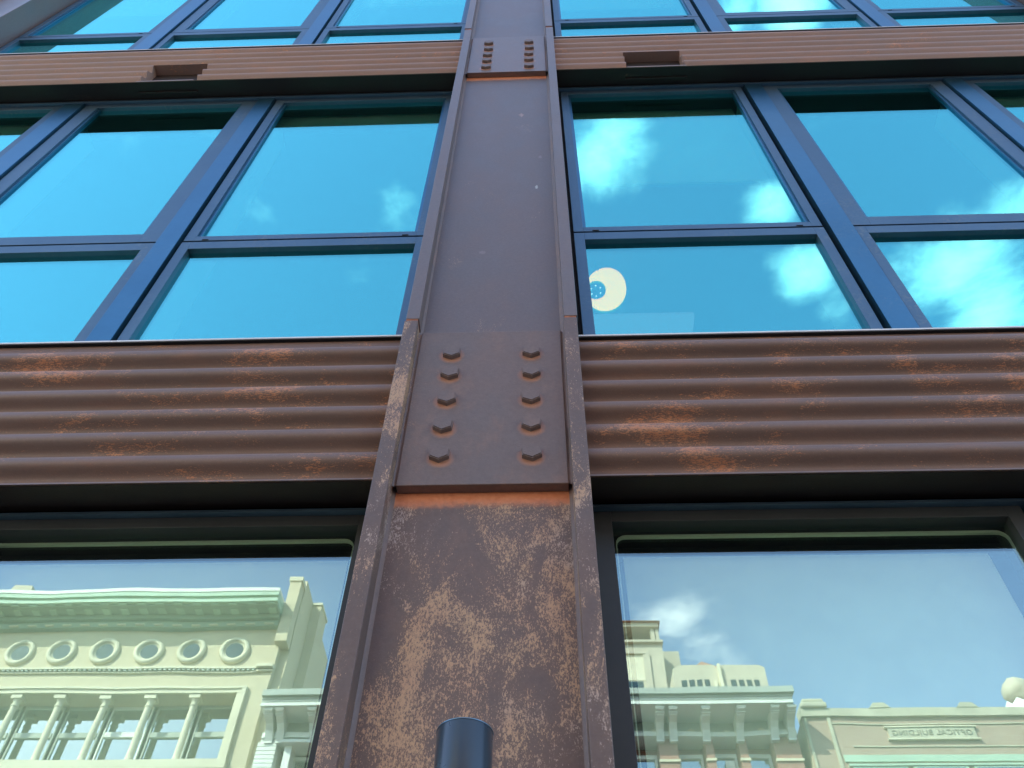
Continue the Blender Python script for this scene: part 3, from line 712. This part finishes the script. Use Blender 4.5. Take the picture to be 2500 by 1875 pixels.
prof = [(0.1679*d, 0), (0.1679*d, .7064*d), (0.1761*d, .7115*d), (0.2235*d, .7118*d), (0.2245*d, .7075*d), (0.2285*d, .7075*d), (0.2298*d, .7120*d), (0.2809*d, .7128*d), (0.2880*d, .7092*d), (0.2880*d, 0)]
bm = bmesh.new(); prism_y(bm, [(x, Z(z)) for x, z in prof], D(38), D(44)); obj('wall', bm, B['beige'], ph)
part('side_bay', B['beige'], ph, [(0.2881*d, 0.2990*d, D(39.2), D(44), 0, Z(26.6))])
part('pilaster', B['stone'], ph, [(0.2262*d, 0.2298*d, D(37.8), D(37.999), Z(20), Z(27.0)), (0.2188*d, 0.2225*d, D(37.9), D(37.999), Z(20), Z(26.1))])
bm = bmesh.new(); q = [bm.verts.new(c) for c in ((6.8, D(39), Z(27.05)), (10.6, D(39), Z(27.05)), (10.6, D(44), Z(27.05)), (6.8, D(44), Z(27.05)))]; pk = bm.verts.new((8.5, D(41), Z(29.4)))
bm.faces.new(q[::-1])
for i in range(4): bm.faces.new((q[i], q[(i+1) % 4], pk))
obj('roof', bm, B['tile'], ph)
for s0, s1 in ((0.1770, 0.2165), (0.2400, 0.2800)):
    for i in range(4):
        a = s0 + (s1-s0)*i/4
        part('window', B['pane_dark'], ph, [(a*d, (a+(s1-s0)*0.165)*d, D(37.97), D(37.999), Z(23), Z(.6893*d))])

# --- tan brick building with the carved name panel
ob = thing('tan_brick_building', 'tan brick building with stone parapet and carved name panel OPTICAL BUILDING, mirrored at lower right', 'building', (13, D(28), 0))
x0, x1 = 7.66, 21.0
part('wall', B['tan'], ob, [(x0, x1, D(24), D(38), 0, Z(15.18))])
part('side_wall', B['cream'], ob, [(x0-.012, x0-.001, D(24.02), D(37.9), 0, Z(15.1))])
part('parapet', B['coping'], ob, [(x0-.02, x1, D(23.9), D(24.35), Z(15.181), Z(15.44))])
part('corner_pedestal', B['coping'], ob, [(7.66, 8.46, D(23.8), D(24.5), Z(15.441), Z(15.62)), (7.74, 8.40, D(23.85), D(24.45), Z(15.621), Z(15.76))], bevel=0.05)
for a, b in ((0.4048, 0.4297), (0.5127, 0.5391), (0.6206, 0.647), (0.728, 0.754)):
    bm = bmesh.new(); prism_y(bm, [(a*24, Z(15.441)), ((a+.006)*24, Z(15.60)), ((b-.006)*24, Z(15.60)), (b*24, Z(15.441))], D(23.88), D(24.3)); obj('parapet_block', bm, B['coping'], ob)
part('pilaster', B['coping'], ob, [(0.3490*24, 0.3530*24, D(23.95), D(23.999), Z(12), Z(15.18)), (0.3205*24, 0.3235*24, D(23.95), D(23.999), Z(12), Z(15.18))])
part('string_course', B['coping'], ob, [(8.48, x1, D(23.97), D(23.999), Z(14.95), Z(14.98)), (8.9, x1, D(23.97), D(23.999), Z(14.25), Z(14.28))])
sgn = part('name_panel', B['coping'], ob, [(0.418*24, 0.5235*24, D(23.93), D(23.999), Z(14.49), Z(14.83))])
part('panel_frame', B['stone'], sgn, [(0.415*24, 0.5265*24, D(23.90), D(23.998), Z(14.831), Z(14.87)), (0.415*24, 0.5265*24, D(23.90), D(23.998), Z(14.45), Z(14.489))])
cu = bpy.data.curves.new('lettering', 'FONT'); cu.body = 'OPTICAL BUILDING'; cu.size = 0.27; cu.extrude = 0.012; cu.align_x = 'CENTER'; cu.align_y = 'CENTER'; cu.space_character = 1.12
to = bpy.data.objects.new('lettering_source', cu); COL.objects.link(to)
dg = bpy.context.evaluated_depsgraph_get(); me = bpy.data.meshes.new_from_object(to.evaluated_get(dg)); bpy.data.objects.remove(to)
me.materials.clear(); me.materials.append(B['letter'])
wd = max(q.co.x for q in me.vertices)-min(q.co.x for q in me.vertices); k = 2.32/wd
me.transform(Matrix.Translation((0.4707*24, D(23.925), Z(14.66))) @ Matrix.Rotation(math.pi, 4, 'Z') @ Matrix.Rotation(R(90), 4, 'X') @ Matrix.Diagonal((k, k*0.95, 1, 1)))
lo = bpy.data.objects.new('lettering', me); COL.objects.link(lo); lo.parent = sgn
part('window_band', B['green'], ob, [(0.356*24, x1, D(23.96), D(23.999), Z(13.8), Z(14.0)), (0.359*24, x1, D(23.92), D(23.999), Z(13.66), Z(13.72))])
for i in range(7):
    a = 8.7 + 1.7*i
    wv = part('window', B['green'], ob, [(a, a+1.55, D(23.95), D(23.999), Z(12.2), Z(13.65))])
    part('pane', B['pane'], wv, [(a+.08, a+1.47, D(23.93), D(23.949), Z(12.3), Z(13.6))])

# --- bits above the roofs
bm = bmesh.new(); zb = Z(24.6); d = 30
q0 = [bm.verts.new(c) for c in ((-24.1, D(d), zb), (-22.6, D(d), zb), (-22.6, D(d+1.6), zb), (-24.1, D(d+1.6), zb))]
q1 = [bm.verts.new(c) for c in ((-23.8, D(d+.3), Z(26.1)), (-23.0, D(d+.3), Z(26.1)), (-23.0, D(d+1.2), Z(26.1)), (-23.8, D(d+1.2), Z(26.1)))]
bm.faces.new(q1)
for i in range(4): bm.faces.new((q0[i], q0[(i+1) % 4], q1[(i+1) % 4], q1[i]))
bm.faces.new(q0[::-1]); box(bm, -24.1, -22.6, D(d), D(d+1.6), Z(19), zb-.001)
tag(obj('roof_lantern', bm, B['beige']), 'stubby stone roof lantern with sloped sides above the green cornice, mirrored at far left', 'roof lantern')
fin = thing('corner_turret', 'distant turret with white cones and brown knob above the tan brick parapet', 'turret', (17.9, D(30), Z(14)))
bm = bmesh.new(); lathe(bm, [(0.38, Z(16)), (0.34, Z(19.45)), (0.02, Z(19.8))], (17.82, D(30), 0), 20); lathe(bm, [(0.3, Z(16)), (0.26, Z(19.4)), (0.02, Z(19.75))], (17.5, D(30.2), 0), 20); obj('cone_roof', bm, B['white'], fin)
bm = bmesh.new(); bmesh.ops.create_icosphere(bm, subdivisions=3, radius=0.55, matrix=Matrix.Translation((18.25, D(30.5), Z(20.4))));
for q in bm.verts: q.co += Vector((rnd.uniform(-.05, .05), rnd.uniform(-.05, .05), rnd.uniform(-.05, .05)))
obj('knob', bm, B['beige'], fin, smooth=1.0)
bm = bmesh.new(); lathe(bm, [(0.35, Z(14)), (0.35, Z(19.95))], (18.25, D(30.6), 0), 16); obj('shaft', bm, B['beige'], fin)
